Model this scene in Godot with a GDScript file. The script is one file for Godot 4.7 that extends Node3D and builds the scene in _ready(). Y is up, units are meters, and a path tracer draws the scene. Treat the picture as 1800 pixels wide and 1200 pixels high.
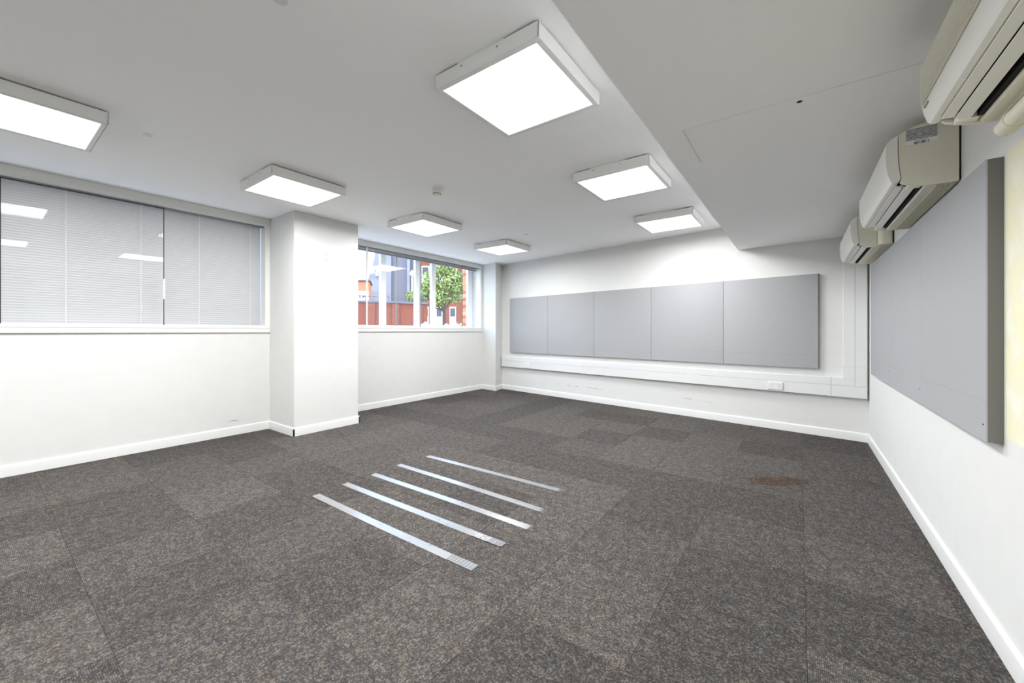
extends Node3D
# An empty office: white walls, grey carpet tiles, grey pinboard panels, surface-mounted light panels.

const CEIL := 2.46
const FAR_Z := -5.507          # far wall plane at x = 0
const FAR_A := -0.14664        # its turn about y
const LW := -5.04              # window wall face
const LW2 := -5.085            # window wall face beyond the pillar
const RW := 0.585              # right wall face

var M := {}
var cache := {}
var names := {}
var FARX: Transform3D

# ---------------------------------------------------------------- helpers
func numbered(n: String) -> String:
	if not names.has(n):
		names[n] = 0
		return n
	names[n] += 1
	return "%s_%03d" % [n, names[n]]

func tag(o: Node, label := "", category := "", group := "", kind := "") -> Node:
	if label != "": o.set_meta("label", label)
	if category != "": o.set_meta("category", category)
	if group != "": o.set_meta("group", group)
	if kind != "": o.set_meta("kind", kind)
	return o

func thing(n: String, at: Vector3, label: String, category: String, group := "") -> Node3D:
	var o := Node3D.new()
	o.name = numbered(n)
	add_child(o)
	o.position = at
	tag(o, label, category, group)
	return o

func part(parent: Node, n: String, mesh: Mesh, m: Material, at := Vector3.ZERO, rot := Vector3.ZERO) -> MeshInstance3D:
	var o := MeshInstance3D.new()
	o.name = numbered(n) if parent == self else n
	o.mesh = mesh
	o.material_override = m
	parent.add_child(o, true)
	o.position = at
	o.rotation = rot
	return o

func struct(n: String, mesh: Mesh, m: Material, at := Vector3.ZERO, rot := Vector3.ZERO) -> MeshInstance3D:
	var o := part(self, n, mesh, m, at, rot)
	o.set_meta("kind", "structure")
	return o

func mat(n: String, c: Color, rough := 0.7, metal := 0.0, spec := 0.5) -> StandardMaterial3D:
	var m := StandardMaterial3D.new()
	m.resource_name = n
	m.albedo_color = c
	m.roughness = rough
	m.metallic = metal
	m.metallic_specular = spec
	M[n] = m
	return m

func face(st: SurfaceTool, pts: Array, out: Vector3) -> void:
	# convex polygon, front towards out (clockwise seen from the front)
	var n: Vector3 = (pts[1] - pts[0]).cross(pts[2] - pts[0]).normalized()
	var p := pts.duplicate()
	if n.dot(out) > 0.0:
		p.reverse()
	else:
		n = -n
	for i in range(1, p.size() - 1):
		for v in [p[0], p[i], p[i + 1]]:
			st.set_normal(n)
			st.set_uv(Vector2(v.x + v.z, v.y))
			st.add_vertex(v)

func cbox(st: SurfaceTool, c: Vector3, s: Vector3, b := 0.003) -> void:
	# box with chamfered edges
	var h := s * 0.5
	b = minf(b, minf(h.x, minf(h.y, h.z)) * 0.45)
	var k := func(sx, sy, sz, a):
		var v := Vector3(sx * (h.x - b), sy * (h.y - b), sz * (h.z - b))
		v[a] = [sx, sy, sz][a] * h[a]
		return c + v
	var sg := [-1.0, 1.0]
	for a in 3:
		for s1 in sg:
			var q := []
			for w in [[-1.0, -1.0], [1.0, -1.0], [1.0, 1.0], [-1.0, 1.0]]:
				var t := [0.0, 0.0, 0.0]
				t[a] = s1
				t[(a + 1) % 3] = w[0]
				t[(a + 2) % 3] = w[1]
				q.append(k.call(t[0], t[1], t[2], a))
			var o := Vector3.ZERO
			o[a] = s1
			face(st, q, o)
	for a in 3:   # edges along axis a
		var u := (a + 1) % 3
		var w := (a + 2) % 3
		for s1 in sg:
			for s2 in sg:
				var t0 := [0.0, 0.0, 0.0]
				t0[u] = s1
				t0[w] = s2
				var t1 := t0.duplicate()
				t0[a] = -1.0
				t1[a] = 1.0
				var o := Vector3.ZERO
				o[u] = s1
				o[w] = s2
				face(st, [k.call(t0[0], t0[1], t0[2], u), k.call(t1[0], t1[1], t1[2], u), k.call(t1[0], t1[1], t1[2], w), k.call(t0[0], t0[1], t0[2], w)], o)
	for sx in sg:
		for sy in sg:
			for sz in sg:
				face(st, [k.call(sx, sy, sz, 0), k.call(sx, sy, sz, 1), k.call(sx, sy, sz, 2)], Vector3(sx, sy, sz))

func newst() -> SurfaceTool:
	var st := SurfaceTool.new()
	st.begin(Mesh.PRIMITIVE_TRIANGLES)
	return st

func box(s: Vector3, b := 0.003) -> ArrayMesh:
	var key := "b%.4f_%.4f_%.4f_%.4f" % [s.x, s.y, s.z, b]
	if not cache.has(key):
		var st := newst()
		cbox(st, Vector3.ZERO, s, b)
		cache[key] = st.commit()
	return cache[key]

func span(lo: Vector3, hi: Vector3, b := 0.003) -> ArrayMesh:
	# a box given by its two corners, in the parent's space
	var st := newst()
	cbox(st, (lo + hi) * 0.5, (hi - lo).abs(), b)
	return st.commit()

func extrude(pf: Array, z0: float, z1: float, soft := 35.0) -> ArrayMesh:
	var st := newst()
	ext(st, pf, z0, z1, soft)
	return st.commit()

func ext(st: SurfaceTool, pf: Array, z0: float, z1: float, soft := 35.0) -> void:
	# profile in x, y swept along z; edges that turn by less than soft degrees are shaded smooth
	var n := pf.size()
	var area := 0.0
	for i in n:
		var p: Vector2 = pf[i]
		var q: Vector2 = pf[(i + 1) % n]
		area += p.x * q.y - q.x * p.y
	var nor := []
	for i in n:
		var d: Vector2 = (pf[(i + 1) % n] - pf[i]).normalized()
		nor.append(Vector2(d.y, -d.x) if area > 0.0 else Vector2(-d.y, d.x))
	for i in n:
		var a: Vector2 = pf[i]
		var b: Vector2 = pf[(i + 1) % n]
		var ne: Vector2 = nor[i]
		var np: Vector2 = nor[(i + n - 1) % n]
		var nn: Vector2 = nor[(i + 1) % n]
		var na := (ne + np).normalized() if rad_to_deg(absf(ne.angle_to(np))) < soft else ne
		var nb := (ne + nn).normalized() if rad_to_deg(absf(ne.angle_to(nn))) < soft else ne
		var v := [Vector3(a.x, a.y, z0), Vector3(b.x, b.y, z0), Vector3(b.x, b.y, z1), Vector3(a.x, a.y, z1)]
		var m := [na, nb, nb, na]
		var order := [0, 1, 2, 0, 2, 3]
		if (v[1] - v[0]).cross(v[2] - v[0]).dot(Vector3(ne.x, ne.y, 0)) > 0.0:
			order.reverse()
		for j in order:
			st.set_normal(Vector3(m[j].x, m[j].y, 0))
			st.set_uv(Vector2(v[j].z, v[j].y))
			st.add_vertex(v[j])
	var tri := Geometry2D.triangulate_polygon(PackedVector2Array(pf))
	for s in [[z0, -1.0], [z1, 1.0]]:
		var z: float = s[0]
		if z1 < z0: s[1] = -s[1]
		for i in range(0, tri.size(), 3):
			var t := []
			for j in 3:
				t.append(Vector3(pf[tri[i + j]].x, pf[tri[i + j]].y, z))
			face(st, t, Vector3(0, 0, s[1]))

func tube(st: SurfaceTool, a: Vector3, b: Vector3, ra: float, rb: float, n := 16, caps := true) -> void:
	var d := (b - a).normalized()
	var u := d.cross(Vector3.UP if absf(d.y) < 0.9 else Vector3.RIGHT).normalized()
	var w := d.cross(u)
	var ca := []
	var cb := []
	for i in n:
		var t := TAU * i / n
		var r := u * cos(t) + w * sin(t)
		ca.append([a + r * ra, r])
		cb.append([b + r * rb, r])
	for i in n:
		var j := (i + 1) % n
		var v := [ca[i], ca[j], cb[j], cb[i]]
		var order := [0, 1, 2, 0, 2, 3]
		if (v[1][0] - v[0][0]).cross(v[2][0] - v[0][0]).dot(v[0][1]) > 0.0:
			order.reverse()
		for k in order:
			st.set_normal(v[k][1])
			st.set_uv(Vector2(0, 0))
			st.add_vertex(v[k][0])
	if caps:
		var pa := []
		var pb := []
		for i in n:
			pa.append(ca[i][0])
			pb.append(cb[i][0])
		face(st, pa, -d)
		face(st, pb, d)

func lathe(pf: Array, n := 32) -> ArrayMesh:
	# profile of (radius, height) turned about y
	var st := newst()
	for i in pf.size() - 1:
		var a: Vector2 = pf[i]
		var b: Vector2 = pf[i + 1]
		for k in n:
			var t0 := TAU * k / n
			var t1 := TAU * (k + 1) / n
			var mid := (t0 + t1) * 0.5
			var d := b - a
			var o := Vector3(cos(mid) * d.y, -d.x, sin(mid) * d.y)
			var q := [Vector3(cos(t0) * a.x, a.y, sin(t0) * a.x), Vector3(cos(t1) * a.x, a.y, sin(t1) * a.x), Vector3(cos(t1) * b.x, b.y, sin(t1) * b.x), Vector3(cos(t0) * b.x, b.y, sin(t0) * b.x)]
			if a.x < 1e-5: q.remove_at(1)
			elif b.x < 1e-5: q.remove_at(2)
			face(st, q, o)
	return st.commit()

func arc(c: Vector2, r: float, a0: float, a1: float, n: int) -> Array:
	var o := []
	for i in n + 1:
		var t := deg_to_rad(lerpf(a0, a1, float(i) / n))
		o.append(c + Vector2(cos(t), sin(t)) * r)
	return o

func noise_tex(sz: int, freq: float, ramp: Array, sd: int, oct := 3) -> NoiseTexture2D:
	var f := FastNoiseLite.new()
	f.seed = sd
	f.frequency = freq
	f.fractal_octaves = oct
	var t := NoiseTexture2D.new()
	t.width = sz
	t.height = sz
	t.seamless = true
	t.noise = f
	var g := Gradient.new()
	g.offsets = PackedFloat32Array(ramp.map(func(x): return x[0]))
	g.colors = PackedColorArray(ramp.map(func(x): return x[1]))
	t.color_ramp = g
	return t

# ---------------------------------------------------------------- materials
func carpet_image(sd: int, warm: float) -> Array:
	# loop-pile carpet, one tile across: ribs along v, mottled yarn
	var n := 512
	var rng := RandomNumberGenerator.new()
	rng.seed = sd
	var f := FastNoiseLite.new()
	f.seed = sd
	f.frequency = 0.012
	f.fractal_octaves = 2
	var col := PackedByteArray()
	col.resize(n * n * 3)
	var hgt := PackedByteArray()
	hgt.resize(n * n)
	var rows := 86                      # ribs
	var loops := 120                     # loops along a rib
	var yarn := []
	for i in rows:
		var r := []
		var off := rng.randf()
		var run := rng.randf()
		for j in loops:
			if rng.randf() < 0.8: run = rng.randf()
			r.append([run, rng.randf()])
		yarn.append([r, off])
	var tones := [Color(0.205, 0.198, 0.204), Color(0.262, 0.255, 0.257), Color(0.305, 0.295, 0.291), Color(0.352, 0.34, 0.33), Color(0.455, 0.44, 0.422)]
	for y in n:
		for x in n:
			var bend := 2.2 * f.get_noise_2d(x * 3.0, y * 3.0)
			var fx := fposmod((x + bend) / n, 1.0) * rows
			var i := int(fx) % rows
			var rx := fx - int(fx)
			var row: Array = yarn[i][0]
			var fy: float = fposmod(float(y) / n + yarn[i][1] / loops, 1.0) * loops
			var j := int(fy) % loops
			var ry := fy - int(fy)
			var bump := sin(PI * rx) * (0.55 + 0.45 * sin(PI * ry))
			var t: float = row[j][0] * 0.8 + row[j][1] * 0.2 + 0.15 * f.get_noise_2d(x, y) + 0.10
			t = clampf(t, 0.0, 0.999) * (tones.size() - 1)
			var c: Color = tones[int(t)].lerp(tones[int(t) + 1], t - int(t))
			var d := 0.72 + 0.34 * bump
			var w: float = (row[j][1] - 0.5) * 0.05 + warm + 0.025 * f.get_noise_2d(x + 900.0, y * 1.1)
			var at := (y * n + x)
			col[at * 3] = clampi(int(255.0 * c.r * d * (1.0 + w)), 0, 255)
			col[at * 3 + 1] = clampi(int(255.0 * c.g * d), 0, 255)
			col[at * 3 + 2] = clampi(int(255.0 * c.b * d * (1.0 - w)), 0, 255)
			hgt[at] = clampi(int(255.0 * (0.25 + 0.6 * bump)), 0, 255)
	var a := Image.create_from_data(n, n, false, Image.FORMAT_RGB8, col)
	var h := Image.create_from_data(n, n, false, Image.FORMAT_L8, hgt)
	return [ImageTexture.create_from_image(a), ImageTexture.create_from_image(h)]

func fabric_image(sd: int) -> ImageTexture:
	var n := 256
	var rng := RandomNumberGenerator.new()
	rng.seed = sd
	var px := PackedByteArray()
	px.resize(n * n * 3)
	for y in n:
		for x in n:
			var v := 0.93 + 0.05 * (1.0 if (x / 2 + y / 2) % 2 == 0 else 0.0) + rng.randf_range(-0.03, 0.03)
			for k in 3:
				px[(y * n + x) * 3 + k] = clampi(int(v * 255.0), 0, 255)
	return ImageTexture.create_from_image(Image.create_from_data(n, n, false, Image.FORMAT_RGB8, px))

func make_materials() -> void:
	var paint := noise_tex(256, 0.03, [[0.0, Color(0.985, 0.985, 0.985)], [1.0, Color(1, 1, 1)]], 11)
	var w := mat("white_wall_paint", Color(0.852, 0.85, 0.838), 0.75)
	w.albedo_texture = paint
	w.uv1_triplanar = true
	w.uv1_world_triplanar = true
	w.uv1_scale = Vector3(0.7, 0.7, 0.7)
	mat("white_ceiling_paint", Color(0.982, 0.982, 0.98), 0.85)
	mat("white_gloss_paint", Color(0.875, 0.873, 0.863), 0.35)
	mat("window_frame_white", Color(0.87, 0.87, 0.852), 0.4)
	mat("outer_frame_white", Color(0.95, 0.95, 0.95), 0.4)
	mat("white_plastic", Color(0.87, 0.87, 0.865), 0.35)
	mat("trunking_plastic", Color(0.85, 0.85, 0.845), 0.4)
	mat("aluminium_grey", Color(0.55, 0.56, 0.57), 0.4, 0.4)
	mat("dark_seal", Color(0.12, 0.12, 0.13), 0.6)
	mat("black_void", Color(0.02, 0.02, 0.02), 0.9)
	mat("socket_slot", Color(0.25, 0.25, 0.25), 0.7)
	var fab := mat("grey_felt_fabric", Color(0.665, 0.667, 0.672), 0.95, 0.0, 0.2)
	fab.albedo_texture = fabric_image(5)
	fab.uv1_triplanar = true
	fab.uv1_world_triplanar = true
	fab.uv1_scale = Vector3(4, 4, 4)
	mat("felt_edge", Color(0.47, 0.466, 0.452), 0.95, 0.0, 0.2)
	mat("tide_mark", Color(0.63, 0.618, 0.598), 0.95, 0.0, 0.2)
	mat("cream_plastic", Color(0.90, 0.888, 0.815), 0.45)
	mat("lit_cream_plastic", Color(0.935, 0.93, 0.90), 0.4)  # the same cream, lightened for the light its front catches
	mat("grey_badge", Color(0.55, 0.56, 0.57), 0.4)
	mat("slat_white", Color(0.80, 0.80, 0.80), 0.5)
	M.slat_white.backlight_enabled = true
	M.slat_white.backlight = Color(0.22, 0.22, 0.22)
	mat("shade_lifted_slat_white", Color(0.93, 0.93, 0.93), 0.5)  # slat white lightened to offset the shade above the clear window
	mat("cord_white", Color(0.95, 0.95, 0.95), 0.7)
	mat("lamp_housing", Color(0.91, 0.91, 0.90), 0.45)
	var dif := mat("lamp_diffuser", Color(0.95, 0.95, 0.95), 0.6)
	dif.emission_enabled = true
	dif.emission = Color(1.0, 0.995, 0.985)
	dif.emission_energy_multiplier = 1.0
	var g := mat("window_glass", Color(0.93, 0.96, 0.95, 0.01), 0.0)
	g.metallic_specular = 0.22
	g.transparency = BaseMaterial3D.TRANSPARENCY_ALPHA
	mat("glass_edge_green", Color(0.30, 0.45, 0.42), 0.2)
	mat("tape", Color(0.47, 0.47, 0.475), 0.26, 0.0, 0.7)
	M.tape.clearcoat_enabled = true
	M.tape.clearcoat = 1.0
	M.tape.clearcoat_roughness = 0.22
	mat("scuff_dark", Color(0.28, 0.27, 0.26), 0.9)
	var old := mat("old_yellow_plaster", Color(0.885, 0.88, 0.815), 0.85)
	old.albedo_texture = noise_tex(256, 0.02, [[0.2, Color(1, 0.99, 0.90)], [0.5, Color(0.99, 0.975, 0.93)], [0.8, Color(1, 1, 0.99)]], 21)
	old.uv1_triplanar = true
	old.uv1_scale = Vector3(1.3, 1.3, 1.3)
	# carpet: three yarn patterns, a few dye lots each
	for k in 3:
		var im := carpet_image(40 + k, 0.015)
		for s in 3:
			var v: float = [0.94, 1.0, 1.05][s]
			var m := mat("carpet_%d_%d" % [k, s], Color(minf(v, 1.0), minf(v, 1.0), minf(v, 1.0)) if v <= 1.0 else Color(1, 1, 1), 1.0, 0.0, 0.2)
			m.albedo_texture = im[0]
			m.heightmap_enabled = true
			m.heightmap_texture = im[1]
			m.heightmap_scale = 0.08
			m.vertex_color_use_as_albedo = true
			if v > 1.0: m.albedo_color = Color(1.04, 1.04, 1.035)
	# outside
	var br := mat("red_brick", Color(1, 1, 1), 0.9)
	br.albedo_texture = noise_tex(256, 0.09, [[0.2, Color(0.45, 0.215, 0.15)], [0.5, Color(0.52, 0.265, 0.185)], [0.8, Color(0.59, 0.35, 0.26)]], 31, 4)
	br.uv1_triplanar = true
	br.uv1_world_triplanar = true
	br.uv1_scale = Vector3(0.5, 1.6, 0.5)
	mat("brick_orange", Color(0.80, 0.50, 0.36), 0.9)
	mat("brick_dark", Color(0.64, 0.34, 0.27), 0.9)
	mat("brick_pale", Color(0.84, 0.58, 0.45), 0.9)
	mat("mortar", Color(0.80, 0.74, 0.68), 0.95)
	var re := mat("grey_render", Color(1, 1, 1), 0.9)
	re.albedo_texture = noise_tex(256, 0.02, [[0.2, Color(0.53, 0.53, 0.56)], [0.8, Color(0.62, 0.62, 0.64)]], 33, 4)
	re.uv1_triplanar = true
	re.uv1_world_triplanar = true
	re.uv1_scale = Vector3(0.1, 0.1, 0.1)
	mat("grey_render_dark", Color(0.46, 0.46, 0.49), 0.9)
	mat("grey_metal", Color(0.38, 0.38, 0.41), 0.8)
	mat("bounce_paving", Color(0.72, 0.71, 0.69), 0.9)
	mat("asphalt", Color(0.42, 0.42, 0.42), 0.95)
	mat("white_render", Color(0.93, 0.93, 0.93), 0.8)
	mat("dark_pane", Color(0.20, 0.23, 0.26), 0.15)
	mat("roof_tile", Color(0.45, 0.40, 0.38), 0.9)
	mat("canvas_white", Color(0.93, 0.93, 0.92), 0.8)
	mat("bark", Color(0.30, 0.26, 0.22), 0.95)
	var lf := mat("leaves", Color(1, 1, 1), 0.7)
	lf.vertex_color_use_as_albedo = true
	lf.backlight_enabled = true
	lf.backlight = Color(0.5, 0.5, 0.3)
	mat("graffiti_blue", Color(0.30, 0.40, 0.62), 0.8)
	mat("graffiti_black", Color(0.10, 0.10, 0.14), 0.8)

# ---------------------------------------------------------------- main
func _ready() -> void:
	var cam := Camera3D.new()
	cam.name = "camera"
	cam.projection = Camera3D.PROJECTION_FRUSTUM
	cam.near = 0.05
	cam.far = 300.0
	cam.size = 2.0 * 0.05 * 600.0 / 690.7
	cam.frustum_offset = Vector2(0.0, -0.05 * 18.3 / 690.7)
	add_child(cam)
	cam.position = Vector3(0, 1.146, 0)
	cam.rotation.y = 0.6299
	cam.current = true

	var env := Environment.new()
	env.background_mode = Environment.BG_SKY
	var sky := Sky.new()
	var sm := ProceduralSkyMaterial.new()
	sm.sky_top_color = Color(0.66, 0.76, 0.90)
	sm.sky_horizon_color = Color(0.90, 0.93, 0.96)
	sm.ground_bottom_color = Color(0.30, 0.30, 0.30)
	sm.ground_horizon_color = Color(0.5, 0.52, 0.54)
	sm.sky_energy_multiplier = 1.0
	sm.ground_energy_multiplier = 1.0
	sky.sky_material = sm
	env.sky = sky
	env.background_energy_multiplier = 6.4
	env.tonemap_mode = Environment.TONE_MAPPER_LINEAR
	env.tonemap_exposure = 1.08
	env.sdfgi_enabled = true
	env.ssao_enabled = true
	env.ssil_enabled = true
	var we := WorldEnvironment.new()
	we.name = "environment"
	we.environment = env
	add_child(we)

	var sun := DirectionalLight3D.new()
	sun.name = "sun"
	sun.light_energy = 1.2
	sun.light_color = Color(1.0, 0.96, 0.9)
	sun.light_angular_distance = 1.0
	sun.shadow_enabled = true
	sun.sky_mode = DirectionalLight3D.SKY_MODE_LIGHT_ONLY
	add_child(sun)
	sun.look_at_from_position(Vector3(0.9, 9, 4.6), Vector3.ZERO)

	FARX = Transform3D(Basis(Vector3.UP, FAR_A), Vector3(0, 0, FAR_Z))
	make_materials()
	build_shell()
	build_carpet()
	build_windows()
	build_lights()
	build_panels()
	build_trunking()
	build_air_conditioners()
	build_small_things()
	build_tape()
	build_outside()

# ---------------------------------------------------------------- the room
func far_wall_z(x: float) -> float:
	return FAR_Z + 0.1477 * x

func prism(pts: Array, y0: float, y1: float) -> ArrayMesh:
	# convex plan polygon (x, z) raised from y0 to y1
	var st := newst()
	var c := Vector2.ZERO
	for p in pts: c += p / pts.size()
	var lo := []
	var hi := []
	for i in pts.size():
		var p: Vector2 = pts[i]
		var q: Vector2 = pts[(i + 1) % pts.size()]
		lo.append(Vector3(p.x, y0, p.y))
		hi.append(Vector3(p.x, y1, p.y))
		var m := (p + q) * 0.5 - c
		face(st, [Vector3(p.x, y0, p.y), Vector3(q.x, y0, q.y), Vector3(q.x, y1, q.y), Vector3(p.x, y1, p.y)], Vector3(m.x, 0, m.y))
	face(st, lo, Vector3.DOWN)
	face(st, hi, Vector3.UP)
	return st.commit()

func skirting(n: String, a: Vector2, b: Vector2, inward: Vector2, ea := 0.0, eb := 0.0) -> void:
	# a to b along the wall face, standing off towards inward
	var d := (b - a).normalized()
	a -= d * ea
	b += d * eb
	var l := a.distance_to(b)
	var t := 0.013
	var pf := [Vector2(0, 0), Vector2(t, 0), Vector2(t, 0.078), Vector2(t - 0.002, 0.086), Vector2(t - 0.007, 0.091), Vector2(0, 0.091)]
	var o := struct(n, extrude(pf, 0.0, l, 50.0), M.white_gloss_paint)
	o.transform = Transform3D(Basis(Vector3(inward.x, 0, inward.y), Vector3.UP, Vector3(d.x, 0, d.y)), Vector3(a.x, 0, a.y))

func build_shell() -> void:
	var wall: Material = M.white_wall_paint
	tag(struct("ceiling", prism([Vector2(-5.5, 4.4), Vector2(0.9, 4.4), Vector2(0.9, -5.7), Vector2(-5.5, -6.65)], CEIL, CEIL + 0.25), M.white_ceiling_paint), "flat white painted ceiling carrying the square light panels", "ceiling")
	# bulkhead along the right wall, with its access hatch
	var bk := struct("ceiling_bulkhead", prism([Vector2(-0.606, 4.2), Vector2(RW, 4.2), Vector2(RW, far_wall_z(RW)), Vector2(-0.606, far_wall_z(-0.606))], 2.156, CEIL), M.white_ceiling_paint)
	tag(bk, "lowered white bulkhead along the wall with the air conditioners", "bulkhead")
	# soffit boards: the hatch is a board of its own with an open joint round it
	var h0 := Vector3(-0.466, 2.150, -2.555)
	var h1 := Vector3(0.50, 2.156, -2.095)
	var g := 0.003
	part(bk, "soffit_board", prism([Vector2(-0.606, 4.2), Vector2(RW, 4.2), Vector2(RW, h1.z + g), Vector2(-0.606, h1.z + g)], 2.150, 2.1565), M.white_ceiling_paint)
	part(bk, "soffit_board", prism([Vector2(-0.606, h0.z - g * 0.5), Vector2(RW, h0.z - g * 0.5), Vector2(RW, far_wall_z(RW)), Vector2(-0.606, far_wall_z(-0.606))], 2.150, 2.1565), M.white_ceiling_paint)
	part(bk, "soffit_board", prism([Vector2(-0.606, h1.z + g), Vector2(h0.x - g * 1.5, h1.z + g), Vector2(h0.x - g * 1.5, h0.z - g * 0.5), Vector2(-0.606, h0.z - g * 0.5)], 2.150, 2.1565), M.white_ceiling_paint)
	part(bk, "soffit_board", prism([Vector2(h1.x + g, h1.z + g), Vector2(RW, h1.z + g), Vector2(RW, h0.z - g * 0.5), Vector2(h1.x + g, h0.z - g * 0.5)], 2.150, 2.1565), M.white_ceiling_paint)
	var ha := part(bk, "access_hatch", prism([Vector2(h0.x, h1.z), Vector2(h1.x, h1.z), Vector2(h1.x, h0.z), Vector2(h0.x, h0.z)], 2.1495, 2.156), M.white_ceiling_paint)
	ha.set_meta("label", "flush white access hatch with a black keyhole")
	part(ha, "keyhole", lathe([Vector2(0.0, -0.0012), Vector2(0.009, -0.0012), Vector2(0.011, 0.0)], 20), M.black_void, Vector3(0.004, 2.1496, -2.131))
	# floor slab under the carpet tiles
	var fl := struct("floor", span(Vector3(-5.5, -0.25, -6.65), Vector3(0.9, -0.008, 4.4), 0.0), M.asphalt)
	tag(fl, "floor of worn grey loop-pile carpet tiles laid quarter-turned", "floor")
	# walls
	tag(struct("wall_right", span(Vector3(RW, 0, -5.75), Vector3(RW + 0.25, CEIL, 4.3), 0.0), wall), "white wall carrying the air conditioners and thick grey panels", "wall")
	var wf := struct("wall_far", span(Vector3(-5.7, 0, -0.25), Vector3(0.66, CEIL, 0.0), 0.0), wall)
	wf.transform = FARX
	tag(wf, "white end wall with the row of grey pinboard panels", "wall")
	tag(struct("wall_near", span(Vector3(-5.4, 0, 4.2), Vector3(RW, CEIL, 4.4), 0.0), wall), "plain white wall closing the room opposite the panelled end wall", "wall")
	tag(struct("wall_left", span(Vector3(LW - 0.35, 0, -2.10), Vector3(LW, 1.165, 4.2), 0.0), wall), "white wall below the window with closed blinds", "wall")
	var wl := struct("wall_left_upper", span(Vector3(LW - 0.35, 1.165, 0.72), Vector3(LW, CEIL, 4.2), 0.0), wall)
	tag(wl, "white wall beside the window with closed blinds", "wall")
	tag(struct("wall_left_far", span(Vector3(LW2 - 0.35, 0, -6.0), Vector3(LW2, 1.18, -2.80), 0.0), wall), "white wall below the clear window with the tree outside", "wall")
	var pl := struct("wall_pillar", span(Vector3(-5.44, 0, -2.83), Vector3(-4.437, CEIL, -2.06), 0.004), wall)
	tag(pl, "square white pillar standing between the two windows", "pillar")
	for q in [[-2.425, 2.043], [-2.425, 1.965], [-2.46, 2.05], [-2.46, 1.955]]:
		part(pl, "screw_hole", lathe([Vector2(0.0, 0.0008), Vector2(0.0045, 0.0008), Vector2(0.006, 0.0)], 12), M.scuff_dark if q[0] > -2.44 else M.white_gloss_paint, Vector3(-4.437, q[1], q[0]), Vector3(0, 0, -PI / 2))
	tag(struct("wall_pier", prism([Vector2(-4.695, -5.905), Vector2(-5.45, -6.015), Vector2(-5.45, far_wall_z(-5.45) - 0.02), Vector2(-4.78, far_wall_z(-4.78) - 0.02)], 0, CEIL), wall), "narrow white pier in the corner beside the clear window", "pier")
	# skirting boards
	skirting("baseboard_left", Vector2(LW, 4.2), Vector2(LW, -2.06), Vector2(1, 0))
	skirting("baseboard_pillar", Vector2(LW, -2.06), Vector2(-4.437, -2.06), Vector2(0, 1), 0.0, 0.013)
	skirting("baseboard_pillar", Vector2(-4.437, -2.06), Vector2(-4.437, -2.83), Vector2(1, 0), 0.013, 0.013)
	skirting("baseboard_pillar", Vector2(-4.437, -2.83), Vector2(LW2, -2.83), Vector2(0, -1), 0.013)
	skirting("baseboard_left_far", Vector2(LW2, -2.84), Vector2(LW2, -5.96), Vector2(1, 0))
	var pa := Vector2(-5.085, -5.962)
	var pb := Vector2(-4.695, -5.905)
	var pc := Vector2(-4.774, far_wall_z(-4.774))
	var d := (pb - pa).normalized()
	skirting("baseboard_pier", pa, pb, Vector2(-d.y, d.x), 0.0, 0.012)
	d = (pc - pb).normalized()
	skirting("baseboard_pier", pb, pc, Vector2(-d.y, d.x), 0.012)
	var fa := Vector2(-4.774, far_wall_z(-4.774))
	var fb := Vector2(RW, far_wall_z(RW))
	d = (fb - fa).normalized()
	skirting("baseboard_far", fa, fb, Vector2(-d.y, d.x))
	skirting("baseboard_right", Vector2(RW, far_wall_z(RW)), Vector2(RW, 4.2), Vector2(-1, 0))
	# old paint left where a wall panel was taken down
	var op := part(get_node("wall_right"), "old_paint_patch", span(Vector3(RW - 0.001, 0.77, -2.13), Vector3(RW + 0.004, 1.765, -1.18), 0.0005), M.old_yellow_plaster)
	op.set_meta("label", "bare yellowed strip of old paint")
	# scuffs under the trunking and by the window wall
	for s in [[-3.156, 0.223, 0.05, 0.012], [-3.006, 0.222, 0.06, 0.012], [-2.683, 0.222, 0.20, 0.010], [-2.55, 0.219, 0.04, 0.008], [-1.21, 0.234, 0.10, 0.010], [-1.03, 0.228, 0.025, 0.007], [-0.98, 0.226, 0.02, 0.006], [-0.93, 0.222, 0.015, 0.008]]:
		part(wf, "scuff_mark", scuff(s[2], s[3], int(s[0] * 1000)), M.scuff_dark, Vector3(s[0] / 0.9893, s[1], 0.0))
	part(get_node("wall_left"), "scuff_mark", scuff(0.09, 0.008, 77), M.scuff_dark, Vector3(LW, 0.157, -1.69), Vector3(0, PI / 2, 0))

func scuff(w: float, h: float, sd: int) -> ArrayMesh:
	# broken dark smear, a fraction of a millimetre thick
	var rng := RandomNumberGenerator.new()
	rng.seed = absi(sd)
	var st := newst()
	var n := maxi(3, int(w / 0.012))
	for i in n:
		var x := -w / 2 + w * (i + 0.5) / n
		var hh := h * rng.randf_range(0.25, 0.7)
		cbox(st, Vector3(x, rng.randf_range(-0.3, 0.3) * h - x * 0.03, 0.0), Vector3(w / n * rng.randf_range(0.5, 1.1), hh, 0.0012), 0.0003)
	return st.commit()

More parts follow.
